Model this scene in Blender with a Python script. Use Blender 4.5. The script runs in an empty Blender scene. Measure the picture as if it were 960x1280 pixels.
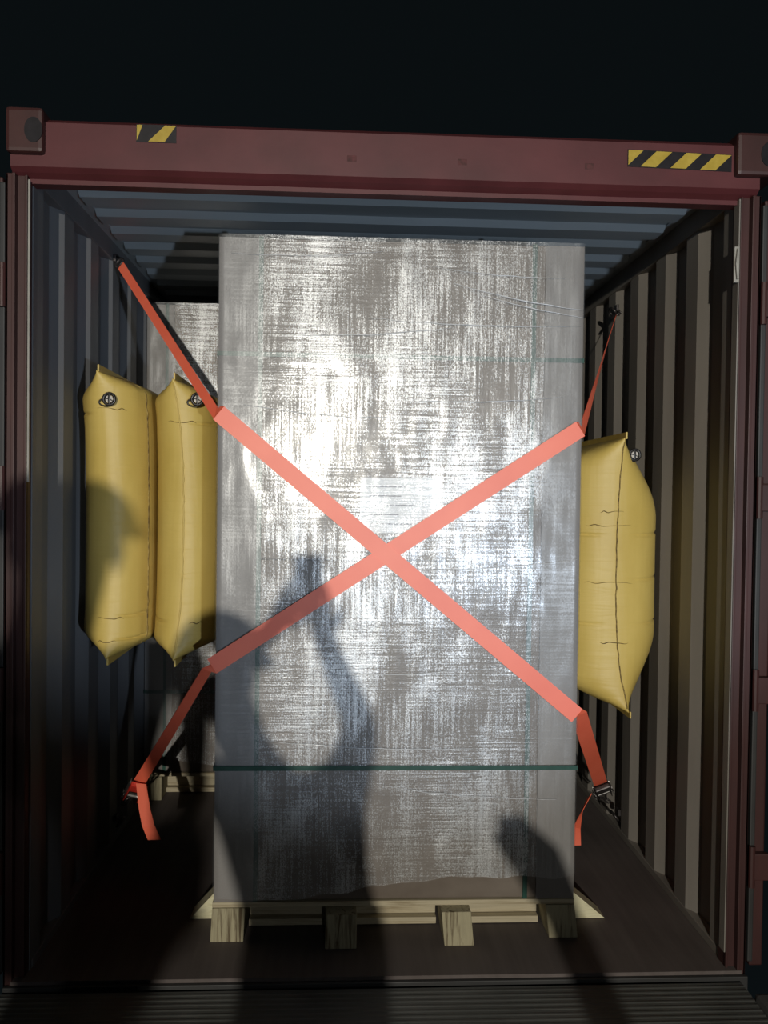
import bpy, bmesh, math, random
from mathutils import Vector, Matrix, noise
random.seed(7)
C = bpy.context.scene.collection
PI = math.pi
SC = bpy.context.scene

# ------------------------------------------------------------------ camera
cam_d = bpy.data.cameras.new('camera'); cam = bpy.data.objects.new('camera', cam_d); C.objects.link(cam)
RT = Vector((0.99870823, -0.04916674, 0.01282624)); UP = Vector((-0.01185963, 0.01990141, 0.99973161)); FW = Vector((0.04940881, 0.99859229, -0.0192926))
CAMLOC = Vector((1.0179, -2.7773, 1.5905)); FPX = 1050.0
m = Matrix(((RT.x, UP.x, -FW.x, 0), (RT.y, UP.y, -FW.y, 0), (RT.z, UP.z, -FW.z, 0), (0, 0, 0, 1)))
cam.matrix_world = Matrix.Translation(CAMLOC) @ m
cam_d.sensor_fit = 'VERTICAL'; cam_d.sensor_height = 36.0; cam_d.lens = 36.0 * FPX / 1280.0
cam_d.clip_start = 0.02
SC.camera = cam
# ------------------------------------------------------------------ world and light
w = bpy.data.worlds.new('night'); SC.world = w; w.use_nodes = True
bg = w.node_tree.nodes['Background']; bg.inputs[0].default_value = (0.0030, 0.0045, 0.0052, 1); bg.inputs[1].default_value = 1.0
SC.view_settings.view_transform = 'Standard'; SC.view_settings.look = 'None'
SC.view_settings.exposure = 0.0; SC.view_settings.gamma = 1.0; SC.view_settings.use_curve_mapping = False
def lamp(name, loc, power, col, rad):
    l = bpy.data.lights.new(name, 'POINT'); l.energy = power; l.color = col; l.shadow_soft_size = rad
    o = bpy.data.objects.new(name, l); o.location = loc; C.objects.link(o); return o
lamp('warehouse_floodlight_warm', (0.66, -9.7, 2.31), 2150, (1.0, 0.945, 0.83), 0.05)
lamp('warehouse_floodlight_white', (1.83, -9.7, 2.23), 100, (0.92, 0.97, 1.0), 0.06)
hl = bpy.data.lights.new('forklift_headlight', 'SPOT'); hl.energy = 300; hl.color = (0.70, 0.83, 1.0); hl.shadow_soft_size = 0.05; hl.spot_size = math.radians(38); hl.spot_blend = 0.45
ho = bpy.data.objects.new('forklift_headlight', hl); ho.location = (2.57, -4.8, 0.84); C.objects.link(ho)
ho.rotation_euler = (Vector((1.25, 0.2, 2.0)) - ho.location).to_track_quat('-Z', 'Y').to_euler()

# ------------------------------------------------------------------ helpers
def bx(bm, x0, x1, y0, y1, z0, z1, bev=0.0, mt=None):
    vs = [bm.verts.new(p) for p in ((x0,y0,z0),(x1,y0,z0),(x1,y1,z0),(x0,y1,z0),(x0,y0,z1),(x1,y0,z1),(x1,y1,z1),(x0,y1,z1))]
    if mt:
        for v in vs: v.co = mt @ v.co
    fs = [bm.faces.new([vs[i] for i in f]) for f in ((0,3,2,1),(4,5,6,7),(0,1,5,4),(1,2,6,5),(2,3,7,6),(3,0,4,7))]
    if bev:
        es = list({e for f in fs for e in f.edges})
        bmesh.ops.bevel(bm, geom=es, offset=bev, segments=2, affect='EDGES', profile=0.6)
def prism(bm, pts, axis, a, b):
    """pts: 2D outline; axis 0/1/2 = extrusion axis between a and b"""
    def mk(u, v, t):
        return {0: (t,u,v), 1: (u,t,v), 2: (u,v,t)}[axis]
    A = [bm.verts.new(mk(u,v,a)) for u,v in pts]; B = [bm.verts.new(mk(u,v,b)) for u,v in pts]
    n = len(pts); bm.faces.new(A); bm.faces.new(B[::-1])
    for i in range(n):
        j = (i+1) % n; bm.faces.new((A[i], B[i], B[j], A[j]))
    bmesh.ops.recalc_face_normals(bm, faces=bm.faces)
def tube(bm, pts, r, n=8, closed=False):
    pts = [Vector(p) for p in pts]; N = len(pts); rings = []; ref = None
    for i, p in enumerate(pts):
        if closed: t = pts[(i+1) % N] - pts[i-1]
        else: t = pts[min(i+1, N-1)] - pts[max(i-1, 0)]
        t.normalize()
        if ref is None: ref = t.orthogonal().normalized()
        ref = (ref - t * ref.dot(t)).normalized(); b = t.cross(ref)
        rr = r[i] if isinstance(r, (list, tuple)) else r
        rings.append([bm.verts.new(p + (ref*math.cos(2*PI*k/n) + b*math.sin(2*PI*k/n))*rr) for k in range(n)])
    for i in range(N if closed else N-1):
        A, B = rings[i], rings[(i+1) % N]
        for k in range(n): bm.faces.new((A[k], A[(k+1) % n], B[(k+1) % n], B[k]))
    if not closed: bm.faces.new(rings[0][::-1]); bm.faces.new(rings[-1])
def obj(name, bm, mat, parent=None, smooth=False):
    me = bpy.data.meshes.new(name); bmesh.ops.recalc_face_normals(bm, faces=bm.faces) if not smooth == 'keep' else None
    bm.to_mesh(me); bm.free()
    o = bpy.data.objects.new(name, me); C.objects.link(o)
    if mat: me.materials.append(mat)
    if smooth:
        for p in me.polygons: p.use_smooth = True
    if parent: o.parent = parent
    return o
def local(bm, loc):
    bmesh.ops.translate(bm, verts=bm.verts, vec=-Vector(loc)); return bm
def thing(name, label, cat, loc=(0,0,0), group=None):
    o = bpy.data.objects.new(name, None); C.objects.link(o); o.location = loc; o.empty_display_size = 0.1
    o['label'] = label; o['category'] = cat
    if group: o['group'] = group
    return o
def part(name, bm, mat, t, smooth=False, label=None):
    o = obj(name, local(bm, t.location if t.parent is None else t.parent.location), mat, t, smooth)
    if label: o['label'] = label
    return o
def struct(name, bm, mat, smooth=False, label=None, cat=None):
    o = obj(name, bm, mat, None, smooth); o['kind'] = 'structure'
    if label: o['label'] = label
    if cat: o['category'] = cat
    return o
# ------------------------------------------------------------------ materials
def nmat(name):
    m = bpy.data.materials.new(name); m.use_nodes = True; nt = m.node_tree
    return m, nt, nt.nodes['Principled BSDF']
def N(nt, kind, **kw):
    n = nt.nodes.new(kind)
    for k, v in kw.items():
        if k.startswith('i_'): n.inputs[k[2:].replace('_', ' ')].default_value = v
        else: setattr(n, k, v)
    return n
def mapping(nt, scale, rot=(0,0,0)):
    tc = N(nt, 'ShaderNodeTexCoord'); mp = N(nt, 'ShaderNodeMapping'); mp.inputs['Scale'].default_value = scale; mp.inputs['Rotation'].default_value = rot
    nt.links.new(tc.outputs['Object'], mp.inputs['Vector']); return mp
def noise_t(nt, scale3, s=1.0, detail=4, rough=0.55, dist=0.0, rot=(0,0,0)):
    mp = mapping(nt, scale3, rot); n = N(nt, 'ShaderNodeTexNoise'); n.inputs['Scale'].default_value = s; n.inputs['Detail'].default_value = detail
    n.inputs['Roughness'].default_value = rough; n.inputs['Distortion'].default_value = dist
    nt.links.new(mp.outputs[0], n.inputs['Vector']); return n
def ramp(nt, src, stops):
    r = N(nt, 'ShaderNodeValToRGB'); el = r.color_ramp.elements
    while len(el) < len(stops): el.new(0.5)
    for e, (p, c) in zip(el, stops): e.position = p; e.color = c if len(c) == 4 else (*c, 1)
    nt.links.new(src, r.inputs[0]); return r
def simple(name, c1, c2, scale3=(3,3,3), rough=0.6, bump=0.0, bscale=(60,60,60), metal=0.0, spec=0.5, p=(0.35, 0.7)):
    m, nt, b = nmat(name); n = noise_t(nt, scale3, 1.0, 5)
    r = ramp(nt, n.outputs['Fac'], [(p[0], c1), (p[1], c2)]); nt.links.new(r.outputs[0], b.inputs['Base Color'])
    b.inputs['Roughness'].default_value = rough; b.inputs['Metallic'].default_value = metal; b.inputs['Specular IOR Level'].default_value = spec
    if bump:
        n2 = noise_t(nt, bscale, 1.0, 4); bp = N(nt, 'ShaderNodeBump'); bp.inputs['Strength'].default_value = bump; bp.inputs['Distance'].default_value = 0.004
        nt.links.new(n2.outputs['Fac'], bp.inputs['Height']); nt.links.new(bp.outputs[0], b.inputs['Normal'])
    return m
M = {}
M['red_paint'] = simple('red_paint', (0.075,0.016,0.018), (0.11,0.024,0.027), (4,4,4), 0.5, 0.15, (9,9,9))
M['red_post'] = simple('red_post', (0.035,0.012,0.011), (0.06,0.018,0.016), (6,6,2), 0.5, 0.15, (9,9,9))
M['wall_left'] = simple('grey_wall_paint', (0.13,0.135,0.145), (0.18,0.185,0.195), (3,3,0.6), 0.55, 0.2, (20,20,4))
M['wall_right'] = simple('warm_grey_wall_paint', (0.19,0.172,0.150), (0.26,0.238,0.21), (3,3,0.6), 0.55, 0.2, (20,20,4))  # warmer and lighter tone than the left wall
M['ceil'] = simple('ceiling_paint', (0.30,0.34,0.36), (0.38,0.43,0.46), (1,4,1), 0.45, 0.1, (6,20,6))
M['gasket'] = simple('rubber_gasket', (0.02,0.02,0.02), (0.035,0.035,0.035), rough=0.6)
M['edge_steel'] = simple('pale_edge_steel', (0.25,0.24,0.21), (0.36,0.34,0.30), (8,8,8), 0.5)
M['rust'] = simple('rusty_scrape', (0.05,0.014,0.012), (0.12,0.028,0.03), (60,60,60), 0.7)
M['hz_y'] = simple('reflective_yellow', (0.40,0.28,0.035), (0.50,0.36,0.06), (30,30,30), 0.4)
M['hz_k'] = simple('hazard_black', (0.008,0.007,0.009), (0.016,0.013,0.016), (30,30,30), 0.4)
M['steel'] = simple('zinc_steel', (0.30,0.29,0.28), (0.5,0.49,0.47), (20,20,20), 0.35, metal=0.9)
M['dark_steel'] = simple('dark_steel', (0.05,0.045,0.045), (0.10,0.09,0.09), (20,20,20), 0.4, metal=0.7)
M['red_handle'] = simple('red_handle_paint', (0.5,0.03,0.02), (0.7,0.06,0.04), (20,20,20), 0.25)
M['fold'] = simple('gathered_film', (0.55,0.56,0.58), (0.75,0.76,0.78), (60,60,60), 0.22, spec=1.0)
M['band'] = simple('green_pet_band', (0.014,0.055,0.042), (0.025,0.085,0.065), (20,20,20), 0.35)
M['paper'] = simple('white_paper', (0.72,0.74,0.76), (0.8,0.82,0.84), (10,10,10), 0.6)
M['print'] = simple('label_ink', (0.10,0.10,0.13), (0.2,0.2,0.24), (10,10,10), 0.6)
M['card_w'] = simple('edge_board', (0.155,0.142,0.132), (0.215,0.20,0.188), (6,6,1), 0.6)
M['cloth'] = simple('dark_workwear', (0.03,0.03,0.04), (0.06,0.06,0.07), rough=0.9)
M['trouser'] = simple('trouser_cloth', (0.02,0.02,0.025), (0.04,0.04,0.05), rough=0.9)
M['skin'] = simple('skin', (0.45,0.27,0.2), (0.5,0.31,0.23), rough=0.6)
M['hair'] = simple('black_hair', (0.01,0.01,0.01), (0.02,0.02,0.02), rough=0.6)
M['phone'] = simple('phone_glass', (0.01,0.01,0.01), (0.02,0.02,0.02), rough=0.2)

def mat_floor():
    m, nt, b = nmat('plywood_floor'); n = noise_t(nt, (30,2,30), 1, 6); n2 = noise_t(nt, (2,2,2), 1, 4)
    mx = N(nt, 'ShaderNodeMix', data_type='FLOAT'); mx.inputs[0].default_value = 0.5
    nt.links.new(n.outputs['Fac'], mx.inputs[2]); nt.links.new(n2.outputs['Fac'], mx.inputs[3])
    r = ramp(nt, mx.outputs[0], [(0.3, (0.075,0.06,0.055)), (0.7, (0.135,0.112,0.105))]); nt.links.new(r.outputs[0], b.inputs['Base Color'])
    b.inputs['Roughness'].default_value = 0.8; return m
M['floor'] = mat_floor()
def mat_dock():
    m, nt, b = nmat('grooved_dock_plate'); n = noise_t(nt, (5,5,5), 1, 5)
    r = ramp(nt, n.outputs['Fac'], [(0.3, (0.07,0.075,0.07)), (0.7, (0.12,0.125,0.12))]); nt.links.new(r.outputs[0], b.inputs['Base Color'])
    b.inputs['Roughness'].default_value = 0.55; b.inputs['Metallic'].default_value = 0.2; return m
M['dock'] = mat_dock()
M['ground'] = simple('dock_concrete', (0.06,0.06,0.058), (0.10,0.10,0.095), (2,2,2), 0.85, 0.2)

def mat_wood(name, c1, c2, scale):
    m, nt, b = nmat(name); n = noise_t(nt, scale, 1, 6, 0.6, 0.6)
    r = ramp(nt, n.outputs['Fac'], [(0.32, c1), (0.5, c2), (0.68, tuple(x*0.8 for x in c2))]); nt.links.new(r.outputs[0], b.inputs['Base Color'])
    bp = N(nt, 'ShaderNodeBump'); bp.inputs['Strength'].default_value = 0.5; bp.inputs['Distance'].default_value = 0.003
    nt.links.new(n.outputs['Fac'], bp.inputs['Height']); nt.links.new(bp.outputs[0], b.inputs['Normal']); b.inputs['Roughness'].default_value = 0.8; return m
M['wood_v'] = mat_wood('pine_upright_grain', (0.10,0.07,0.035), (0.38,0.34,0.22), (60,60,4))
M['wood_h'] = mat_wood('pine_long_grain', (0.28,0.22,0.13), (0.48,0.42,0.29), (3,40,60))
M['wood_pale'] = mat_wood('fresh_pine', (0.55,0.50,0.30), (0.72,0.68,0.46), (12,12,50))
def mat_carton():
    m, nt, b = nmat('brown_carton'); n = noise_t(nt, (4,4,7), 1, 4); 
    r = ramp(nt, n.outputs['Fac'], [(0.3, (0.115,0.090,0.070)), (0.7, (0.175,0.145,0.118))]); nt.links.new(r.outputs[0], b.inputs['Base Color'])
    b.inputs['Roughness'].default_value = 0.75; return m
M['carton'] = mat_carton()

def mat_bag():
    m, nt, b = nmat('yellow_kraft_bag'); n = noise_t(nt, (3,3,2), 1, 4); 
    r = ramp(nt, n.outputs['Fac'], [(0.3, (0.58,0.41,0.095)), (0.7, (0.70,0.52,0.15))]); nt.links.new(r.outputs[0], b.inputs['Base Color'])
    b.inputs['Roughness'].default_value = 0.5
    h = noise_t(nt, (2.5,2.5,26), 1, 3, 0.5, 0.8); v = noise_t(nt, (16,16,1.6), 1, 3, 0.5, 0.5)
    a = N(nt, 'ShaderNodeMath', operation='ADD'); nt.links.new(h.outputs['Fac'], a.inputs[0]); nt.links.new(v.outputs['Fac'], a.inputs[1])
    bp = N(nt, 'ShaderNodeBump'); bp.inputs['Strength'].default_value = 0.35; bp.inputs['Distance'].default_value = 0.008
    nt.links.new(a.outputs[0], bp.inputs['Height']); nt.links.new(bp.outputs[0], b.inputs['Normal']); return m
M['bag'] = mat_bag()
M['bag_seam'] = simple('bag_seam_and_crease_shade', (0.10,0.06,0.015), (0.45,0.32,0.09), (5,5,45), 0.7)
M['valve'] = simple('black_valve_plastic', (0.01,0.01,0.01), (0.025,0.02,0.02), rough=0.35)
M['valve_in'] = simple('pale_valve_core', (0.5,0.46,0.4), (0.6,0.55,0.5), rough=0.4)

def mat_strap():
    m, nt, b = nmat('orange_webbing'); 
    n = noise_t(nt, (5,5,5), 1, 3); r = ramp(nt, n.outputs['Fac'], [(0.3, (0.92,0.15,0.075)), (0.7, (1.0,0.19,0.10))]); nt.links.new(r.outputs[0], b.inputs['Base Color'])
    b.inputs['Roughness'].default_value = 0.5; b.inputs['Specular IOR Level'].default_value = 1.0
    n2 = noise_t(nt, (420,420,420), 1, 1); bp = N(nt, 'ShaderNodeBump'); bp.inputs['Strength'].default_value = 0.25; bp.inputs['Distance'].default_value = 0.001
    nt.links.new(n2.outputs['Fac'], bp.inputs['Height']); nt.links.new(bp.outputs[0], b.inputs['Normal']); return m
M['strap'] = mat_strap()

def mat_film(half):
    """clear stretch film: transparent sheet, crinkled gloss; taut and smooth over the two edge boards"""
    m, nt, b = nmat('stretch_film'); nt.nodes.remove(b); L = nt.links.new; out = nt.nodes['Material Output']
    v = noise_t(nt, (120,120,3.5), 1, 6, 0.65, 0.35)
    h = noise_t(nt, (4,4,140), 1, 6, 0.65, 0.5, rot=(0, 0.07, 0))
    f = noise_t(nt, (260,260,150), 1, 2, 0.8)
    f.inputs['Detail'].default_value = 1.0
    reg = noise_t(nt, (1.1,1.1,2.4), 1, 2, 0.5, 0.5); rr = ramp(nt, reg.outputs['Fac'], [(0.40, (0.12,0.12,0.12)), (0.60, (0.90,0.90,0.90))])
    mx = N(nt, 'ShaderNodeMix', data_type='FLOAT'); L(rr.outputs[0], mx.inputs[0]); L(v.outputs['Fac'], mx.inputs[2]); L(h.outputs['Fac'], mx.inputs[3])
    ad = N(nt, 'ShaderNodeMath', operation='MULTIPLY_ADD'); L(f.outputs['Fac'], ad.inputs[0]); ad.inputs[1].default_value = 0.55; L(mx.outputs[0], ad.inputs[2])
    patch = noise_t(nt, (5,5,1.8), 1, 4, 0.6, 0.6)
    a3 = N(nt, 'ShaderNodeMath', operation='MULTIPLY_ADD'); L(patch.outputs['Fac'], a3.inputs[0]); a3.inputs[1].default_value = 0.8; L(ad.outputs[0], a3.inputs[2])
    # taut zones near the sides
    tc = N(nt, 'ShaderNodeTexCoord'); sp = N(nt, 'ShaderNodeSeparateXYZ'); L(tc.outputs['Object'], sp.inputs[0])
    ab = N(nt, 'ShaderNodeMath', operation='ABSOLUTE'); L(sp.outputs['X'], ab.inputs[0])
    wob = N(nt, 'ShaderNodeMath', operation='MULTIPLY_ADD'); L(h.outputs['Fac'], wob.inputs[0]); wob.inputs[1].default_value = 0.12; L(ab.outputs[0], wob.inputs[2])
    taut = N(nt, 'ShaderNodeMapRange'); L(wob.outputs[0], taut.inputs['Value']); taut.inputs['From Min'].default_value = half - 0.12; taut.inputs['From Max'].default_value = half - 0.06
    taut.inputs['To Min'].default_value = 1.0; taut.inputs['To Max'].default_value = 0.2
    bp = N(nt, 'ShaderNodeBump'); bp.inputs['Distance'].default_value = 0.004
    st = N(nt, 'ShaderNodeMath', operation='MULTIPLY'); L(taut.outputs[0], st.inputs[0]); st.inputs[1].default_value = 0.38; L(st.outputs[0], bp.inputs['Strength'])
    L(ad.outputs[0], bp.inputs['Height'])
    bq = N(nt, 'ShaderNodeBump'); bq.inputs['Distance'].default_value = 0.004; sq = N(nt, 'ShaderNodeMath', operation='MULTIPLY'); L(taut.outputs[0], sq.inputs[0]); sq.inputs[1].default_value = 0.10; L(sq.outputs[0], bq.inputs['Strength']); L(ad.outputs[0], bq.inputs['Height'])
    gs = []
    for rg, bb in ((0.15, bq), (0.36, bp), (0.58, bp)):
        g = N(nt, 'ShaderNodeBsdfAnisotropic'); g.inputs['Color'].default_value = (0.96,0.98,1,1); g.inputs['Roughness'].default_value = rg; L(bb.outputs[0], g.inputs['Normal']); gs.append(g)
    gm0 = N(nt, 'ShaderNodeMixShader'); gm0.inputs[0].default_value = 0.5; L(gs[1].outputs[0], gm0.inputs[1]); L(gs[2].outputs[0], gm0.inputs[2])
    gm = N(nt, 'ShaderNodeMixShader'); gm.inputs[0].default_value = 0.93; L(gs[0].outputs[0], gm.inputs[1]); L(gm0.outputs[0], gm.inputs[2])
    tr = N(nt, 'ShaderNodeBsdfTransparent'); df = N(nt, 'ShaderNodeBsdfDiffuse'); df.inputs['Color'].default_value = (0.75,0.77,0.8,1)
    tm = N(nt, 'ShaderNodeMixShader'); tm.inputs[0].default_value = 0.05; L(tr.outputs[0], tm.inputs[1]); L(df.outputs[0], tm.inputs[2])
    fc = N(nt, 'ShaderNodeMapRange'); L(a3.outputs[0], fc.inputs['Value']); fc.inputs['From Min'].default_value = 1.11; fc.inputs['From Max'].default_value = 1.38
    fc.inputs['To Min'].default_value = 0.02; fc.inputs['To Max'].default_value = 0.56
    fm = N(nt, 'ShaderNodeMath', operation='MULTIPLY'); L(fc.outputs[0], fm.inputs[0]); L(taut.outputs[0], fm.inputs[1])
    f2 = N(nt, 'ShaderNodeMath', operation='ADD'); L(fm.outputs[0], f2.inputs[0]); f2.inputs[1].default_value = 0.05
    ms = N(nt, 'ShaderNodeMixShader'); L(f2.outputs[0], ms.inputs[0]); L(tm.outputs[0], ms.inputs[1]); L(gm.outputs[0], ms.inputs[2])
    L(ms.outputs[0], out.inputs['Surface']); return m

# ------------------------------------------------------------------ container shell
LEN = 5.9
def corr_wall(side):
    """vertical trapezoid corrugation, pitch 0.32, 36 mm deep"""
    bm = bmesh.new(); pts = []; y = 0.035
    x_in = 0.0 if side < 0 else 2.345
    d = -0.036 if side < 0 else 0.036
    if side > 0: y = 0.04
    yy = y; pts.append((x_in, yy)); yy += 0.09; pts.append((x_in, yy))
    while yy < LEN:
        for dx, dy in ((d, 0.055), (d, 0.105), (0, 0.055), (0, 0.105)):
            yy += dy; pts.append((x_in + dx, yy))
    t = 0.004 if side > 0 else -0.004
    prism(bm, pts + [(x + t, y) for x, y in reversed(pts)], 2, 0.0, 2.66)
    return bm
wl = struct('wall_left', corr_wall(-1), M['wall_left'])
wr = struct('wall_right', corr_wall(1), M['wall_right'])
bm = bmesh.new(); bx(bm, -0.04, 2.385, LEN, LEN+0.04, 0, 2.69); struct('wall_back', bm, M['wall_left'])
bm = bmesh.new(); bx(bm, -0.04, 2.385, -0.03, LEN, -0.03, 0.0)
struct('floor', bm, M['floor'])
# roof sheet: corrugations run across the container
bm = bmesh.new(); pts = [(0.03, 2.69)]; yy = 0.06
while yy < LEN - 0.22:
    for dz, dy in ((0, 0.06), (-0.022, 0.03), (-0.022, 0.095), (0, 0.03)):
        yy += dy; pts.append((yy, 2.69 + dz))
prism(bm, pts + [(y, z + 0.005) for y, z in reversed(pts)], 0, 0.045, 2.30)
bx(bm, -0.04, 0.047, 0.03, LEN, 2.685, 2.70); bx(bm, 2.298, 2.385, 0.03, LEN, 2.685, 2.70)
struct('ceiling', bm, M['ceil'])
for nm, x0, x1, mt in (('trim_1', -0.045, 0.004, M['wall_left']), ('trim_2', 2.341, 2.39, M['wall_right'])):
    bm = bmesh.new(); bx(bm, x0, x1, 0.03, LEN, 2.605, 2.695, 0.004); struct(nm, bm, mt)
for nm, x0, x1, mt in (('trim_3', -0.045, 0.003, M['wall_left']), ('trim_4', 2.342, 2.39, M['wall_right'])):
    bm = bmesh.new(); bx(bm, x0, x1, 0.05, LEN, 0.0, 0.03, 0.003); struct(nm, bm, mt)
# rear header with lower flange, gutter lip
hd = bmesh.new()
prism(hd, [(-0.03,2.625),(-0.03,2.765),(0.0,2.785),(0.06,2.785),(0.06,2.585),(0.012,2.585),(0.012,2.600),(-0.012,2.612)], 0, -0.05, 2.39)
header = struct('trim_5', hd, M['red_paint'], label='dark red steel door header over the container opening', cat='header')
for x in (1.02, 1.38, 1.80):   # small welded lugs and drip marks under the header lip
    bm = bmesh.new(); bx(bm, x, x+0.03, -0.0306, -0.028, 2.672, 2.692, 0.001); obj('rust_patch', bm, M['rust'], header)
def hazard(x0, x1, zt0, zt1, n, ph, first_cut):
    """one decal: black strip with slanted yellow bars"""
    h = 0.056; bm = bmesh.new()
    def zt(x): return zt0 + (zt1 - zt0) * (x - x0) / (x1 - x0)
    prism(bm, [(x0, zt(x0)-h), (x1, zt(x1)-h), (x1, zt(x1)), (x0, zt(x0))], 1, -0.0325, -0.030)
    o = obj('hazard_sticker', bm, M['hz_k'], header); o['label'] = 'black and yellow striped sticker on the header'
    bm = bmesh.new(); wd = 0.052
    for k in range(n):
        a = x0 + ph + k * 0.1
        poly = [(a, 0), (a+wd, 0), (a+wd+h*0.95, 1), (a+h*0.95, 1)]
        if k == 0 and first_cut: poly = [(x0+0.002, 0.05), (x0+0.002, 1), (x0+first_cut, 1)]
        poly = [(min(max(x, x0+0.001), x1-0.001), zt(min(x, x1)) - h + 0.002 + (h-0.004)*t) for x, t in poly]
        prism(bm, poly, 1, -0.0338, -0.0324)
    obj('yellow_stripe', bm, M['hz_y'], o)
hazard(1.942, 2.292, 2.741, 2.734, 4, -0.057, 0.052)
hazard(0.345, 0.472, 2.768, 2.768, 2, -0.062, 0.02)
# corner castings
for nm, x0 in (('trim_6', 2.300), ('trim_7', -0.055)):
    bm = bmesh.new(); x1 = x0 + 0.150 if x0 > 1 else x0 + 0.115
    bx(bm, x0, x1, -0.06, 0.10, 2.66, 2.80, 0.012)
    bm2 = bmesh.new(); cx = (x0 + x1)/2 + 0.03; ring = []
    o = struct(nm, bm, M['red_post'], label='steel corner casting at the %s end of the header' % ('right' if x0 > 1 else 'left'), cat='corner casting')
    pts = []
    for k in range(24):
        a = 2*PI*k/24; pts.append((cx + 0.028*math.cos(a), 2.728 + 0.04*math.sin(a)))
    prism(bm2, pts, 1, -0.0625, -0.058); h_ = obj('hole_shade', bm2, M['hz_k'], o)  # black disc on the face painted in as the dark inside of the hole
# rear posts
def post(nm, xi, s):
    bm = bmesh.new()  # J-section: inner flange, face, outer flange
    for a, b, y0, y1 in ((0.0, 0.008, -0.01, 0.05), (0.0, 0.035, -0.002, 0.006), (0.032, 0.042, -0.028, 0.01), (0.04, 0.062, -0.022, -0.014), (0.055, 0.062, -0.022, 0.06)):
        xs = sorted((xi + s*a, xi + s*b)); bx(bm, xs[0], xs[1], y0, y1, -0.02, 2.605, 0.0015)
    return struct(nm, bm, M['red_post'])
pl = post('trim_8', -0.004, -1); pr_ = post('trim_9', 2.338, 1)
bm = bmesh.new(); bx(bm, -0.001, 0.005, -0.012, -0.004, 1.62, 2.59, 0.001); obj('pale_edge', bm, M['edge_steel'], pl)  # pale strip along the upper part of the inner post edge
bm = bmesh.new(); bx(bm, 2.334, 2.338, -0.006, 0.034, 0.05, 2.6, 0.001); obj('pale_edge', bm, M['wall_right'], pr_)
# lashing bracket on the right post near the top
bm = bmesh.new(); bx(bm, 2.318, 2.336, -0.012, 0.0, 2.32, 2.44, 0.003); tube(bm, [(2.328,-0.018,2.33),(2.322,-0.02,2.38),(2.328,-0.018,2.43)], 0.004)
obj('post_lug', bm, M['edge_steel'], pr_)
# sill
bm = bmesh.new(); bx(bm, -0.06, 2.40, -0.045, -0.028, -0.12, -0.012, 0.003); struct('trim_10', bm, M['gasket'])
# doors folded back 270 degrees along the outside, seen on edge
for nm, s, x in (('door_1', -1, -0.085), ('door_2', 1, 2.425)):
    bm = bmesh.new(); xs = sorted((x, x + s*0.045)); bx(bm, xs[0], xs[1], 0.0, 1.16, 0.0, 2.6, 0.005)
    d = struct(nm, bm, M['red_post'])
    bm = bmesh.new(); xs = sorted((x - s*0.012, x + s*0.006)); bx(bm, xs[0], xs[1], -0.012, 0.02, 0.02, 2.58, 0.004); obj('door_gasket', bm, M['gasket'], d)
    for z in (0.35, 0.95, 1.6, 2.25):
        bm = bmesh.new(); tube(bm, [(x - s*0.008, -0.02, z-0.07), (x - s*0.008, -0.02, z+0.07)], 0.011, 10); xs = sorted((x - s*0.012, x + s*0.05)); bx(bm, xs[0], xs[1], -0.028, -0.004, z-0.045, z+0.045, 0.003)
        obj('door_hinge', bm, M['red_post'], d)
# dock leveller plate with fine ribs across, dock ground, bumper
bm = bmesh.new(); pts = [(-0.06, -0.034)]; y = -0.06
prof = [(-0.062, -0.05), (-0.062, -0.022)]
y = -0.075
while y > -0.72:
    prof += [(y, -0.022), (y-0.004, -0.0205), (y-0.010, -0.0205), (y-0.014, -0.022)]; y -= 0.026
prof += [(-0.75, -0.022), (-0.75, -0.05)]
A = [bm.verts.new((-0.3, a, b)) for a, b in prof]; x_r = lambda a: 2.37 + (a + 0.06) * 0.05
B = [bm.verts.new((x_r(a), a, b)) for a, b in prof]
for i in range(len(prof)):
    j = (i+1) % len(prof); bm.faces.new((A[i], A[j], B[j], B[i]))
bm.faces.new(A); bm.faces.new(B)
struct('floor_dock_lip', bm, M['dock'])
bm = bmesh.new(); bx(bm, -4, 6, -11, -0.75, -0.20, -0.024); struct('floor_dock', bm, M['ground'])
bm = bmesh.new(); bx(bm, 2.39, 2.60, -0.74, -0.10, -0.30, -0.03, 0.02)
o = struct('trim_11', bm, M['ground'], label='concrete dock edge beside the ribbed plate', cat='dock edge')

# ------------------------------------------------------------------ wrapped loads on pallets
def make_pallet(ox, oy, w, dp, label, blocks):
    """ox, oy = front left corner of the pallet"""
    t = thing('wooden_pallet', label, 'pallet', (ox + w/2, oy, 0))
    for (a, b, yf, tilt) in blocks:
        bm = bmesh.new(); mt = Matrix.Translation((0, yf, 0.0)) @ Matrix.Rotation(tilt, 4, 'Y') if False else None
        bx(bm, a, b, yf, oy + dp, 0.0, 0.121, 0.003)
        for v in bm.verts:
            v.co.x += tilt * (0.12 - v.co.z); 
        part('stringer', bm, M['wood_v'], t)
    y = oy + 0.0
    k = 0
    while y < oy + dp - 0.05:
        bm = bmesh.new(); bx(bm, ox, ox + w, y, min(y+0.11, oy+dp), 0.1215, 0.140, 0.002); part('deck_board', bm, M['wood_h'], t); y += 0.145
    for y in (oy+0.13, oy+dp/2, oy+dp-0.13):
        bm = bmesh.new()
        for i in range(len(blocks)-1):
            bx(bm, blocks[i][1]+0.002, blocks[i+1][0]-0.002, y, y+0.022, 0.030, 0.112, 0.002)
        part('cross_board', bm, M['wood_h'], t)
        bm = bmesh.new()
        for i in range(len(blocks)-1):
            bx(bm, blocks[i][1]+0.002, blocks[i+1][0]-0.002, y-0.03, y+0.09, 0.004, 0.0285, 0.002)
        part('bottom_board', bm, M['wood_h'], t)
    return t
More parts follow.
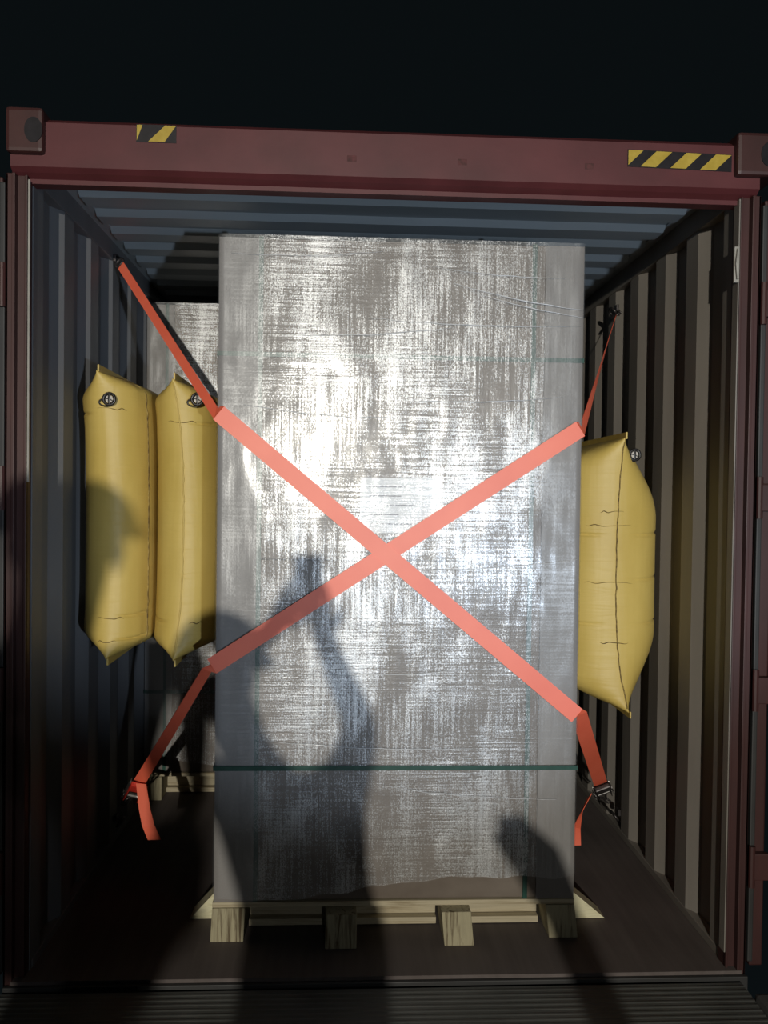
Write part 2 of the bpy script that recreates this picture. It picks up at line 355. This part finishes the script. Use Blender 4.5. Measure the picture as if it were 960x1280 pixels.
def film_wrap(x0, x1, y0, y1, z0, z1, rag, seed):
    """loop of stretch film round the four sides, slightly wavy, ragged lower hem"""
    bm = bmesh.new(); r = 0.012; loop = []
    nx = 90; ny = 20
    for i in range(nx+1): loop.append((x0 + r + (x1-x0-2*r)*i/nx, y0))
    for i in range(ny+1): loop.append((x1, y0 + r + (y1-y0-2*r)*i/ny))
    for i in range(nx//3+1): loop.append((x1 - r - (x1-x0-2*r)*i/(nx//3), y1))
    for i in range(ny+1): loop.append((x0, y1 - r - (y1-y0-2*r)*i/ny))
    nz = 120; rows = []
    for k in range(nz+1):
        row = []
        for (x, y) in loop:
            zz = z0 + (z1-z0)*k/nz
            lo = z0 + rag * (0.5 + 1.3*noise.noise(Vector((x*1.6+seed, y*1.6, 0))) + 0.25*noise.noise(Vector((x*11+seed, y*11, 3))))
            zz = max(zz, lo + (k*0.0005)) if k < nz*0.3 else zz
            d = 0.0035 * noise.noise(Vector((x*9+seed, y*9, zz*4))) + 0.002*noise.noise(Vector((x*40+seed, y*40, zz*9)))
            yy = y + (-abs(d) if y == y0 else d); row.append(bm.verts.new((x, yy, zz)))
        rows.append(row)
    n = len(loop)
    for k in range(nz):
        for i in range(n):
            j = (i+1) % n; bm.faces.new((rows[k][i], rows[k][j], rows[k+1][j], rows[k+1][i]))
    return bm
def make_load(x0, x1, y0, y1, z0, layers, label, bandx, bandz, filmz0, seed, labelsheet=None, folds=()):
    cx = (x0+x1)/2; t = thing('wrapped_carton_load', label, 'wrapped load', (cx, y0, z0))
    for a, b in zip(layers[:-1], layers[1:]):
        bm = bmesh.new(); bx(bm, x0+0.008, x1-0.008, y0+0.010, y1-0.01, a+0.001, b-0.001, 0.006); part('carton', bm, M['carton'], t)
    ztop = layers[-1]
    for xa, s in ((x0, 1), (x1, -1)):      # L-shaped edge boards
        bm = bmesh.new(); w = 0.138; tt = 0.005
        prism(bm, [(xa, y0), (xa + s*w, y0), (xa + s*w, y0+tt), (xa + s*tt, y0+tt), (xa + s*tt, y0+0.1), (xa, y0+0.1)], 2, z0+0.001, ztop-0.004)
        part('edge_board', bm, M['card_w'], t)
    for xb in bandx:
        bm = bmesh.new(); bx(bm, xb-0.008, xb+0.008, y0-0.0016, y0-0.0006, z0+0.002, ztop+0.002); bx(bm, xb-0.008, xb+0.008, y0-0.0016, y1, ztop+0.0006, ztop+0.0018)
        part('strapping_band', bm, M['band'], t, label='upright dark green strapping band')
    for zb in bandz:
        yb = y0-0.0030 if (zb > 1 or zb < 0.6) else y0-0.0131
        bm = bmesh.new(); bx(bm, x0-0.004, x1+0.004, yb, yb+0.0007, zb-0.008, zb+0.008)
        bx(bm, x0-0.0046, x0-0.004, yb, y1, zb-0.008, zb+0.008); bx(bm, x1+0.004, x1+0.0046, yb, y1, zb-0.008, zb+0.008)
        part('strapping_band', bm, M['band'], t, label='level dark green strapping band')
    if labelsheet:
        a, b, c, d = labelsheet
        bm = bmesh.new(); bx(bm, a, b, y0-0.0052, y0-0.0042, c, d); s_ = part('label_sheet', bm, M['paper'], t)
        bm = bmesh.new()
        for k in range(5):
            zz = d - 0.03 - k*0.033; bx(bm, a+0.03, a+0.03+random.uniform(0.10, 0.2), y0-0.0058, y0-0.0053, zz-0.004, zz)
        o = obj('printed_lines', local(bm, t.location), M['print'], s_)
    bm = film_wrap(x0-0.006, x1+0.006, y0-0.0062, y1+0.004, filmz0, ztop+0.006, 0.06, seed)
    # film folded over the top rim
    f = part('stretch_film', bm, mat_film((x1-x0)/2), t, smooth='keep')
    for (xa, za, xb, zb, rr_) in folds:      # rope-like gathered folds of film
        bm = bmesh.new(); pts = []
        for k in range(25):
            q = k/24; pts.append((xa + (xb-xa)*q, y0-0.0090 - 0.002*math.sin(PI*q), za + (zb-za)*q - 0.012*math.sin(PI*q) + 0.004*noise.noise(Vector((q*9, xa*7, za*5)))))
        tube(bm, pts, [rr_*(0.35 + 0.65*math.sin(PI*k/24))*(0.8+0.4*noise.noise(Vector((k*0.8, za, 1)))) for k in range(25)], 6); part('film_fold', bm, M['fold'], t, smooth=True)
    return t
make_pallet(0.573, 0.20, 1.30, 1.12, 'pale pine pallet under the front wrapped load, four stringer ends showing', [(0.573, 0.690, 0.195, -0.05), (0.975, 1.085, 0.140, 0.0), (1.385, 1.490, 0.150, 0.10), (1.768, 1.873, 0.195, 0.12)])
load1 = make_load(0.578, 1.870, 0.20, 1.30, 0.141, [0.141, 0.62, 1.36, 2.085, 2.492], 'tall film-wrapped carton load in the middle, crossed by two orange straps', (0.724, 1.692), (2.082, 0.622), 0.15, 3.0, (1.08, 1.364, 1.458, 1.655),
    [(1.40, 2.345, 1.865, 2.262, 0.0030), (1.46, 2.318, 1.868, 2.235, 0.0024), (1.30, 2.405, 1.80, 2.372, 0.0018), (0.62, 2.430, 1.15, 2.450, 0.0018), (0.80, 2.150, 1.40, 2.188, 0.0020), (1.10, 2.215, 1.86, 2.205, 0.0020), (0.66, 1.905, 1.20, 1.868, 0.0016), (1.28, 1.930, 1.80, 1.952, 0.0018), (1.25, 1.330, 1.86, 1.372, 0.0016), (0.75, 0.720, 1.50, 0.690, 0.0018), (1.15, 0.560, 1.80, 0.505, 0.0016), (0.90, 0.955, 1.60, 0.985, 0.0018)])
make_pallet(0.012, 1.60, 1.16, 1.12, 'wooden pallet under the rear load, deep in the left side', [(0.012, 0.10, 1.59, 0), (0.40, 0.50, 1.59, 0), (0.75, 0.85, 1.59, 0), (1.07, 1.172, 1.59, 0)])
load2 = make_load(0.008, 1.176, 1.60, 2.7, 0.141, [0.141, 0.56, 1.3, 2.0, 2.56], 'film-wrapped carton load standing behind the yellow bags at the left', (0.11,), (0.562,), 0.15, 11.0)
# wedge chocks nailed down at both sides of the front pallet
def chock(x, s, wid, y, label):
    bm = bmesh.new(); h = 0.105
    prism(bm, [(x, 0.002), (x + s*wid, 0.002), (x, h)], 1, y, y+0.09)
    o = obj('wedge_chock', local(bm, (x, y, 0)), M['wood_pale']); o.location = (x, y, 0); o['label'] = label; o['category'] = 'wooden wedge'; o['group'] = 'wedge chocks beside the front pallet'
chock(1.903, 1, 0.125, 0.33, 'pale triangular wood wedge on the floor right of the front pallet')
chock(0.562, -1, 0.095, 0.36, 'pale triangular wood wedge on the floor left of the front pallet')

# ------------------------------------------------------------------ dunnage bags
def make_bag(cx, yf, zc, T, D, H, label, valve=None, offs=(0, 0), pzs=(0.2, 0.13), creases=(), lines=(), seam_s=(-1, 0), seam_mat='bag_seam'):
    """inflated paper bag standing on edge: thickness 2T (x), depth D (y), height 2H; flat seams all round"""
    t = thing('dunnage_bag', label, 'dunnage bag', (cx, yf, zc - H), 'yellow air bags between the loads and the walls')
    ns, nt_ = 24, 230; bm = bmesh.new(); grid = {}
    def P(s, u, side):
        pz = pzs[0] if side < 0 else pzs[1]
        au = abs(u); e = min(1.0, (1-au)/pz); g = math.sin(e*PI/2)**0.85 if e < 1 else 1.0
        f = (1 - abs(s)**3.2)**0.5
        bow = 1 - 0.10*(1 - au**5)
        y = yf + D/2 + D/2*s*bow
        z = zc + H*u*(1 - 0.02*(1 - s*s)*0)
        x = cx + side*T*f*g + (offs[0] if u > 0 else offs[1])*au**2.5*(1 - 0.7*g*f)
        # puckers near the ends
        if 0.0 < (1-au) < 0.4: x += side*0.006*f*math.sin(s*23+side)*max(0, 1-(1-au)/0.4)*g
        for (cu, c0, c1) in creases:      # short horizontal folds in the paper
            if c0 < s*side < c1:
                q = math.exp(-((u - cu - 0.01*math.sin(s*9))/0.0065)**2)*math.sin(PI*(s*side-c0)/(c1-c0))**0.6; x -= side*0.010*q; y += 0.013*q
        return (x, y, z)
    for side in (-1, 1):
        for i in range(ns+1):
            for k in range(nt_+1):
                s = -1 + 2*i/ns; s = math.sin(s*PI/2); u = -1 + 2*k/nt_; u = math.sin(u*PI/2*0.98)/math.sin(PI/2*0.98)
                edge = i in (0, ns) or k in (0, nt_)
                if edge and side == 1: grid[(1,i,k)] = grid[(-1,i,k)]
                else: grid[(side,i,k)] = bm.verts.new(P(s, u, 0 if edge else side))
    for side in (-1, 1):
        for i in range(ns):
            for k in range(nt_):
                q = [grid[(side,i,k)], grid[(side,i+1,k)], grid[(side,i+1,k+1)], grid[(side,i,k+1)]]
                bm.faces.new(q if side < 0 else q[::-1])
    part('bag_body', bm, M['bag'], t, smooth=True)
    # front seam: thin crumpled lip
    bm = bmesh.new(); pts = []
    for k in range(41):
        u = -0.97 + 1.94*k/40; p = P(seam_s[0], u, seam_s[1]); pts.append((p[0] + 0.004*noise.noise(Vector((0, k*0.9, cx*7))), p[1]-0.002, p[2]))
    tube(bm, pts, [0.0022 + 0.0016*abs(noise.noise(Vector((k*0.7, cx, 2)))) for k in range(41)], 6)
    part('bag_seam', bm, M[seam_mat], t, smooth=True)
    for (u, wa, wb) in lines:      # thin dark tubes laid on the front as the shade in paper creases
        bm = bmesh.new(); pts = []
        for k in range(17):
            q = wa + (wb-wa)*k/16; q_ = math.copysign(abs(q)**1.0, q); p = P(-1 + abs(q_), u + 0.006*math.sin(k*0.7+u*9), -1 if q_ < 0 else 1); pts.append((p[0], p[1]-0.0004, p[2]))
        tube(bm, pts, [0.0003 + 0.0017*math.sin(PI*k/16) for k in range(17)], 6); part('crease_shade', bm, M['bag_seam'], t, smooth=True)
    # sealed end lips at top and bottom
    for e in (-1, 1):
        bm = bmesh.new(); p = P(-1, e, 0); q = P(1, e, 0)
        bx(bm, p[0]-0.003, p[0]+0.003, p[1]-0.004, q[1], *sorted((p[2]-e*0.006, p[2]+e*0.020)), 0.001); 
        for v in bm.verts: v.co.x += 0.01*math.sin(v.co.y*20)
        part('end_lip', bm, M['bag'], t)
    if valve:
        vx, vz, vy = valve; v_ = None
        bm = bmesh.new()
        tube(bm, [(vx+0.021*math.cos(a), vy-0.004, vz+0.021*math.sin(a)) for a in [2*PI*k/20 for k in range(20)]], 0.0055, 8, True)
        tube(bm, [(vx+0.026*math.cos(a)-0.012, vy-0.002, vz-0.012+0.014*math.sin(a)) for a in [2*PI*k/14 for k in range(14)]], 0.003, 6, True)
        bx(bm, vx-0.004, vx+0.004, vy-0.008, vy+0.0, vz-0.02, vz+0.02, 0.001)
        vo = part('air_valve', bm, M['valve'], t, smooth=True)
        bm = bmesh.new(); tube(bm, [(vx, vy+0.004, vz), (vx, vy-0.004, vz)], 0.014, 14); obj('valve_core', local(bm, t.location), M['valve_in'], vo)
    return t
make_bag(0.147, 0.37, 1.505, 0.134, 0.66, 0.535, 'yellow kraft air bag against the left wall, outermost of the left pair', valve=(0.152, 1.935, 0.385), offs=(-0.04, 0.0), pzs=(0.20, 0.13), creases=((0.72, 0.3, 0.95), (-0.70, -0.98, -0.5), (-0.86, -0.98, -0.6)), seam_s=(-0.60, 1), lines=((0.74, -0.012, 0.10), (-0.72, -0.03, 0.06), (-0.88, -0.03, 0.02)))
make_bag(0.424, 0.37, 1.490, 0.136, 0.66, 0.525, 'yellow kraft air bag touching the left side of the front load', valve=(0.475, 1.940, 0.385), offs=(-0.04, -0.03), pzs=(0.16, 0.16), creases=((0.70, -0.98, -0.4), (-0.72, 0.3, 0.95)), seam_mat='bag', lines=((0.70, -0.04, 0.06), (-0.74, 0.02, 0.12)))
make_bag(2.100, 0.45, 1.290, 0.222, 0.66, 0.540, 'yellow kraft air bag wedged between the front load and right wall', valve=(2.17, 1.765, 0.50), offs=(0.015, 0.05), pzs=(0.26, 0.60), creases=((0.30, -0.98, -0.3), (0.30, 0.6, 0.98), (-0.03, -0.98, -0.4), (-0.36, -0.98, 0.0), (-0.36, 0.5, 0.98)), lines=((0.36, -0.10, 0.02), (0.46, -0.03, 0.004), (-0.06, -0.10, 0.03), (-0.50, -0.03, 0.015)))

# ------------------------------------------------------------------ lashing straps
def ribbon(bm, nodes, th=0.0028, sub=8):
    """nodes: (point, half-width vector); straight between nodes, small cross-blend"""
    P_, W_ = [], []
    for (a, wa), (b, wb) in zip(nodes[:-1], nodes[1:]):
        for k in range(sub):
            f = k/sub; P_.append(Vector(a).lerp(Vector(b), f)); W_.append(Vector(wa).lerp(Vector(wb), f))
    P_.append(Vector(nodes[-1][0])); W_.append(Vector(nodes[-1][1])); rows = []
    for i in range(len(P_)):
        t = (P_[min(i+1, len(P_)-1)] - P_[max(i-1, 0)]).normalized(); n = t.cross(W_[i]).normalized()*th/2
        rows.append([bm.verts.new(P_[i] + s) for s in (W_[i]+n, W_[i]-n, -W_[i]-n, -W_[i]+n)])
    for A, B in zip(rows[:-1], rows[1:]):
        for k in range(4): bm.faces.new((A[k], A[(k+1) % 4], B[(k+1) % 4], B[k]))
    bm.faces.new(rows[0]); bm.faces.new(rows[-1])
def V(*a): return Vector(a)
HW = 0.030
def perp(a, b, n):
    return (Vector(b)-Vector(a)).cross(Vector(n)).normalized()*HW
def hook(t, p, d, name='end_hook'):
    """double J wire hook running from p along direction d"""
    d = Vector(d).normalized(); s = d.orthogonal().normalized(); bm = bmesh.new()
    for q in (-1, 1):
        pts = [p + s*0.022*q, p + s*0.018*q + d*0.03, p + s*0.008*q + d*0.06, p + s*0.006*q + d*0.085, p + s*0.006*q + d*0.1 + d.cross(s)*0.014, p + s*0.006*q + d*0.085 + d.cross(s)*0.024]
        tube(bm, pts, 0.0045, 7)
    tube(bm, [p - s*0.026, p + s*0.026], 0.0045, 7)
    part(name, bm, M['dark_steel'], t, smooth=True)
def ratchet(t, p, d, face, handle_mat):
    d = Vector(d).normalized(); face = Vector(face); face = (face - d*face.dot(d)).normalized(); s = d.cross(face)
    R = Matrix((( s.x, face.x, d.x, p[0]), (s.y, face.y, d.y, p[1]), (s.z, face.z, d.z, p[2]), (0,0,0,1)))
    bm = bmesh.new()
    for q in (-1, 1): bx(bm, q*0.034-0.002, q*0.034+0.002, -0.014, 0.016, -0.07, 0.07, 0.001, R)
    n0 = len(bm.verts); tube(bm, [R @ V(-0.038, 0.004, 0.045), R @ V(0.038, 0.004, 0.045)], 0.011, 10); tube(bm, [R @ V(-0.038, 0, -0.06), R @ V(0.038, 0, -0.06)], 0.005, 8)
    f = part('ratchet_frame', bm, M['steel'], t)
    for q in (-1, 1):
        bm = bmesh.new(); pts = []
        for k in range(18):
            a = 2*PI*k/18; r = 0.024 if k % 2 else 0.020; pts.append((r*math.cos(a), r*math.sin(a)))
        A = [bm.verts.new(R @ V(q*0.040, 0.004+u, 0.045+v)) for u, v in pts]; B = [bm.verts.new(R @ V(q*0.044, 0.004+u, 0.045+v)) for u, v in pts]
        bm.faces.new(A); bm.faces.new(B)
        for i in range(18): bm.faces.new((A[i], A[(i+1) % 18], B[(i+1) % 18], B[i]))
        obj('ratchet_gear', local(bm, t.location), M['dark_steel'], f)
    bm = bmesh.new()
    for q in (-1, 1): bx(bm, q*0.030-0.002, q*0.030+0.002, 0.012, 0.03, -0.085, 0.055, 0.001, R)
    bx(bm, -0.036, 0.036, 0.014, 0.036, -0.10, -0.045, 0.006, R)
    part('ratchet_handle', bm, handle_mat, t)
YF = 0.186
def build_strap(label, top, cornerT, cornerB, lowEnd, sx_top, topW, lowW, ratch_face, handle_mat, tail, yoff):
    t = thing('lashing_strap', label, 'strap', tuple(top), 'orange lashing straps over the front load')
    yf = YF - yoff
    a, b = V(cornerT[0], yf, cornerT[1]), V(cornerB[0], yf, cornerB[1])
    wf = perp(a, b, (0,1,0))
    if wf.z < 0: wf = -wf
    # wrap round the load edges: front node, then a node just behind the edge
    s = 1 if a.x < b.x else -1
    ta = a + V(-s*0.012, 0.016, 0.0) + (a-b).normalized()*0.0; tb = b + V(s*0.012, 0.016, 0)
    bm = bmesh.new()
    ribbon(bm, [(top, topW), (top.lerp(ta, 0.6), topW.lerp(V(0, 0.012, HW*0.9), 0.5)), (ta, V(0, 0.018, HW*0.95)), (a, wf), (b, wf)])
    part('webbing', bm, M['strap'], t)
    bm = bmesh.new(); ribbon(bm, [(b, wf), (tb, lowW[0]), (lowEnd, lowW[1])]); part('webbing', bm, M['strap'], t)
    d = (lowEnd - tb).normalized()
    ratchet(t, lowEnd + d*0.06, d, ratch_face, handle_mat)
    hook(t, lowEnd + d*0.13, d)
    hook(t, top - (ta-top).normalized()*0.01, -(ta-top))
    bm = bmesh.new(); ribbon(bm, tail); part('loose_tail', bm, M['strap'], t)
    return t
# strap from upper left to lower right
build_strap('orange strap running from upper left down to the right ratchet', V(0.045, 0.94, 2.575), (0.583, 1.872), (1.866, 0.812), V(2.17, 0.85, 0.33), 1,
    V(0.010, 0.004, 0.016), (V(0.030, 0.004, 0.008), V(0.027, -0.004, 0.012)), (-0.3, -1, 0.4), M['dark_steel'],
    [(V(2.08, 0.72, 0.325), V(0.010, 0, 0.012)), (V(2.03, 0.66, 0.28), V(0.004, 0.0, 0.006)), (V(2.000, 0.62, 0.23), V(0.012, -0.01, 0)), (V(1.985, 0.60, 0.165), V(0.024, -0.012, 0.006))], 0.004)
build_strap('orange strap running from upper right down to the left ratchet', V(2.31, 1.20, 2.46), (1.862, 1.838), (0.568, 0.985), V(0.17, 0.80, 0.36), -1,
    V(0.006, 0.002, 0.010), (V(0.026, 0.004, 0.012), V(0.022, -0.004, -0.012)), (0.4, -1, 0.3), M['red_handle'],
    [(V(0.195, 0.74, 0.38), V(0.022, -0.006, 0)), (V(0.215, 0.72, 0.28), V(0.025, -0.006, 0.0)), (V(0.235, 0.70, 0.22), V(0.027, -0.006, 0.002)), (V(0.262, 0.69, 0.165), V(0.028, -0.008, 0.004))], 0.0)
# lashing rings on the side rails
for (x, y, z, lab) in ((0.010, 0.985, 2.60, 'steel lashing ring on the upper left rail holding a strap hook'), (2.335, 1.26, 2.50, 'steel lashing ring high on the right wall holding a strap hook'),
                       (0.010, 1.06, 0.10, 'steel lashing ring low on the left wall below the red ratchet'), (2.335, 1.10, 0.10, 'steel lashing ring low on the right wall behind the ratchet')):
    t = thing('lashing_ring', lab, 'lashing ring', (x, y, z), 'lashing rings on the side walls'); s = 1 if x < 1 else -1
    bm = bmesh.new(); tube(bm, [(x + s*(0.018+0.014*math.cos(a)), y+0.030*math.sin(a), z-0.004+0.018*math.cos(a)) for a in [2*PI*k/18 for k in range(18)]], 0.006, 8, True); part('ring', bm, M['dark_steel'], t, smooth=True)
    bm = bmesh.new(); bx(bm, *sorted((x-s*0.006, x+s*0.006)), y-0.02, y+0.02, z+0.0, z+0.03, 0.002); part('ring_bracket', bm, M['dark_steel'], t)

# ------------------------------------------------------------------ people standing on the dock behind the camera (their shadows fall on the load)
#PEOPLE-START
M['hat'] = simple('hard_hat_shell', (0.5,0.06,0.04), (0.55,0.08,0.05), rough=0.3)
def figure(label, J, holding=None):
    """one continuous skinned body; J = joint dict in metres, radii per joint"""
    base = V(J['pelvis'][0], J['pelvis'][1], -0.024)
    t = thing('person', label, 'person', tuple(base))
    vs, rad, ed, kind = [], [], [], []
    def add(p, r, par, k='cloth'):
        vs.append(V(*p)); rad.append(r); kind.append(k); i = len(vs)-1
        if par is not None: ed.append((par, i))
        return i
    pel = add(J['pelvis'], (0.15, 0.11), None); 
    belly = add(V(*J['pelvis']).lerp(V(*J['chest']), 0.5), (0.14, 0.105), pel)
    chest = add(J['chest'], (0.16, 0.115), belly); neck = add(J['neck'], (0.058, 0.058), chest, 'skin')
    hd = V(*J['head']); nk = V(*J['neck']); up = (hd-nk).normalized()
    jaw = add(hd - up*0.055 + V(0, 0.012, 0), (0.066, 0.072), neck, 'skin'); mid = add(hd + up*0.01, (0.078, 0.092), jaw, 'skin'); top = add(hd + up*0.075, (0.062, 0.072), mid, 'skin')
    nose = add(hd + V(0, 0.105, -0.01), (0.012, 0.014), mid, 'skin')
    for s in ('L', 'R'):
        sh = add(J['sh'+s], (0.066, 0.066), chest); el = add(J['el'+s], (0.047, 0.047), sh); wr = add(J['wr'+s], (0.029, 0.029), el, 'skin')
        d = (V(*J['wr'+s]) - V(*J['el'+s])).normalized() if 'hd'+s not in J else (V(*J['hd'+s]) - V(*J['wr'+s])).normalized()
        side = d.cross(V(0,1,0)).normalized() if abs(d.y) < 0.9 else V(1,0,0); fwd = d.cross(side).normalized()
        if fwd.y < 0: fwd = -fwd
        pm = add(V(*J['wr'+s]) + d*0.06, (0.038, 0.018), wr, 'skin')
        for k, (o, ln) in enumerate(((-0.030, 0.062), (-0.010, 0.072), (0.010, 0.068), (0.030, 0.052))):
            a = add(V(*J['wr'+s]) + d*0.095 + side*o, (0.0095, 0.0095), pm, 'skin'); b = add(vs[a] + d*ln*0.55 + fwd*0.012, (0.0085, 0.0085), a, 'skin'); add(vs[b] + d*ln*0.35 + fwd*0.026, (0.0075, 0.0075), b, 'skin')
        a = add(V(*J['wr'+s]) + d*0.055 - side*0.045 + fwd*0.012, (0.0105, 0.0105), pm, 'skin'); add(vs[a] + d*0.03 - side*0.012 + fwd*0.018, (0.009, 0.009), a, 'skin')
        hp = add(V(*J['pelvis']) + V(-0.09 if s == 'L' else 0.09, 0, -0.06), (0.098, 0.098), pel, 'leg'); kn = add(J['kn'+s], (0.062, 0.062), hp, 'leg'); an = add(J['an'+s], (0.045, 0.045), kn, 'leg')
        he = add(V(*J['an'+s]) + V(0, 0.02, -0.05), (0.042, 0.036), an, 'shoe'); add(V(*J['an'+s]) + V(0, 0.15, -0.062), (0.044, 0.026), he, 'shoe')
    me = bpy.data.meshes.new('body_cage'); me.from_pydata([v - base for v in vs], ed, []); o = bpy.data.objects.new('body_cage', me); C.objects.link(o)
    md = o.modifiers.new('skin', 'SKIN'); md.use_smooth_shade = True
    for i, r in enumerate(rad): me.skin_vertices[0].data[i].radius = r; me.skin_vertices[0].data[i].use_root = (i == 0)
    ss = o.modifiers.new('sub', 'SUBSURF'); ss.levels = 2; ss.render_levels = 2
    dg = bpy.context.evaluated_depsgraph_get(); me2 = bpy.data.meshes.new_from_object(o.evaluated_get(dg)); bpy.data.objects.remove(o)
    b = bpy.data.objects.new('body', me2); C.objects.link(b); b.parent = t; me2.materials.clear()
    mats = ['cloth', 'skin', 'leg', 'shoe']
    for k in (M['cloth'], M['skin'], M['trouser'], M['phone']): me2.materials.append(k)
    for p in me2.polygons:
        c = p.center + base; i = min(range(len(vs)), key=lambda q: (vs[q]-c).length_squared - rad[q][0]**2); p.material_index = mats.index(kind[i]); p.use_smooth = True
    bm = bmesh.new(); bmesh.ops.create_uvsphere(bm, u_segments=24, v_segments=16, radius=1.0)
    for v in bm.verts: v.co = V(v.co.x*0.090, v.co.y*0.104 - 0.012, max(v.co.z, -0.3)*0.095 + 0.02) + hd - base
    obj('hair', bm, M['hair'], t, True)
    bm = bmesh.new(); bmesh.ops.create_uvsphere(bm, u_segments=28, v_segments=16, radius=1.0)
    for v in bm.verts:
        q = v.co.copy(); rim = q.z < 0.02
        v.co = V(q.x*(0.142 if rim else 0.125), q.y*(0.165 if rim else 0.14) + (0.02 if rim else 0), max(q.z, -0.06 if rim else 0)*0.125 + 0.055) + hd - base
    obj('hard_hat', bm, M['hat'], t, True)
    for s in (-1, 1):
        bm = bmesh.new(); tube(bm, [hd - base + V(s*(0.082+0.008*math.sin(a)), 0.012*math.cos(a), 0.026*math.sin(a)-0.005) for a in [2*PI*k/12 for k in range(12)]], 0.007, 6, True); obj('ear', bm, M['skin'], t, True)
    return t
figure('person in dark workwear on the dock raising a phone with both hands', dict(
    pelvis=(0.86,-3.22,0.74), chest=(0.79,-3.14,1.04), neck=(0.68,-3.10,1.225), head=(0.605,-3.08,1.375), shL=(0.63,-3.12,1.12), shR=(0.91,-3.10,1.12),
    elL=(0.455,-3.0,1.27), wrL=(0.735,-2.84,1.475), hdL=(0.79,-2.82,1.55), elR=(0.955,-2.97,1.26), wrR=(0.875,-2.84,1.44), hdR=(0.85,-2.82,1.53),
    knL=(0.76,-3.02,0.40), anL=(0.74,-3.18,0.06), knR=(0.96,-3.02,0.40), anR=(0.98,-3.18,0.06)))
bm = bmesh.new(); bx(bm, 0.79, 0.865, -2.785, -2.777, 1.505, 1.66, 0.004)
ph = obj('mobile_phone', local(bm, (0.828, -2.78, 1.505)), M['phone']); ph.location = (0.828, -2.78, 1.505); ph['label'] = 'black mobile phone held up by the person on the dock'; ph['category'] = 'phone'
bm = bmesh.new(); tube(bm, [(-0.02, 0.003, 0.13), (-0.02, 0.006, 0.13)], 0.008, 12); obj('camera_lens', bm, M['steel'], ph)
figure('person in dark workwear standing at the left end of the dock', dict(
    pelvis=(0.20,-3.48,0.97), chest=(0.22,-3.47,1.33), neck=(0.255,-3.46,1.56), head=(0.285,-3.45,1.715), shL=(0.04,-3.47,1.50), shR=(0.42,-3.45,1.50),
    elL=(-0.04,-3.44,1.20), wrL=(-0.02,-3.30,0.97), elR=(0.44,-3.40,1.22), wrR=(0.44,-3.30,0.98),
    knL=(0.12,-3.44,0.52), anL=(0.10,-3.50,0.06), knR=(0.30,-3.42,0.52), anR=(0.32,-3.46,0.06)))
figure('added unseen person in dark workwear, bending forward to shade the left floor', dict(  # unseen figure added to block the floodlight from the left floor
    pelvis=(0.40,-4.55,0.80), chest=(0.42,-4.28,0.92), neck=(0.43,-4.10,0.95), head=(0.44,-3.97,0.94), shL=(0.24,-4.18,0.86), shR=(0.62,-4.18,0.86),
    elL=(0.20,-4.56,0.60), wrL=(0.26,-4.08,0.38), elR=(0.64,-4.56,0.60), wrR=(0.58,-4.08,0.38),
    knL=(0.30,-4.44,0.42), anL=(0.30,-4.56,0.06), knR=(0.52,-4.44,0.42), anR=(0.52,-4.56,0.06)))
t = thing('added_pallet_truck', 'added unseen red hand pallet truck, tow bar tilted left to shade the lower right', 'pallet truck', (1.62, -3.2, -0.024))  # unseen truck added so its tow bar darkens the lower right of the load
bm = bmesh.new()
for s in (-1, 1): bx(bm, 1.62+s*0.20-0.075, 1.62+s*0.20+0.075, -4.45, -3.30, 0.05, 0.10, 0.01)
bx(bm, 1.35, 1.89, -3.32, -3.24, 0.05, 0.36, 0.02); part('fork_frame', bm, M['red_handle'], t)
bm = bmesh.new(); tube(bm, [(1.62,-3.16,0.10), (1.62,-3.16,0.42)], 0.05, 14); part('pump', bm, M['dark_steel'], t, smooth=True)
bm = bmesh.new(); tube(bm, [(1.60,-3.14,0.30), (1.52,-3.12,0.62), (1.43,-3.10,0.86)], [0.05, 0.045, 0.045], 12); part('tow_bar', bm, M['red_handle'], t, smooth=True)
bm = bmesh.new(); tube(bm, [(1.44,-3.10,0.84), (1.38,-3.10,0.95), (1.30,-3.10,1.04)], [0.05, 0.062, 0.045], 12); tube(bm, [(1.305,-3.19,1.035), (1.305,-3.01,1.035)], 0.018, 10); part('grip', bm, M['dark_steel'], t, smooth=True)
for s in (-1, 1):
    bm = bmesh.new(); tube(bm, [(1.62+s*0.05-0.03,-3.14,0.065), (1.62+s*0.05+0.03,-3.14,0.065)], 0.088, 20); part('wheel', bm, M['gasket'], t)
#PEOPLE-END
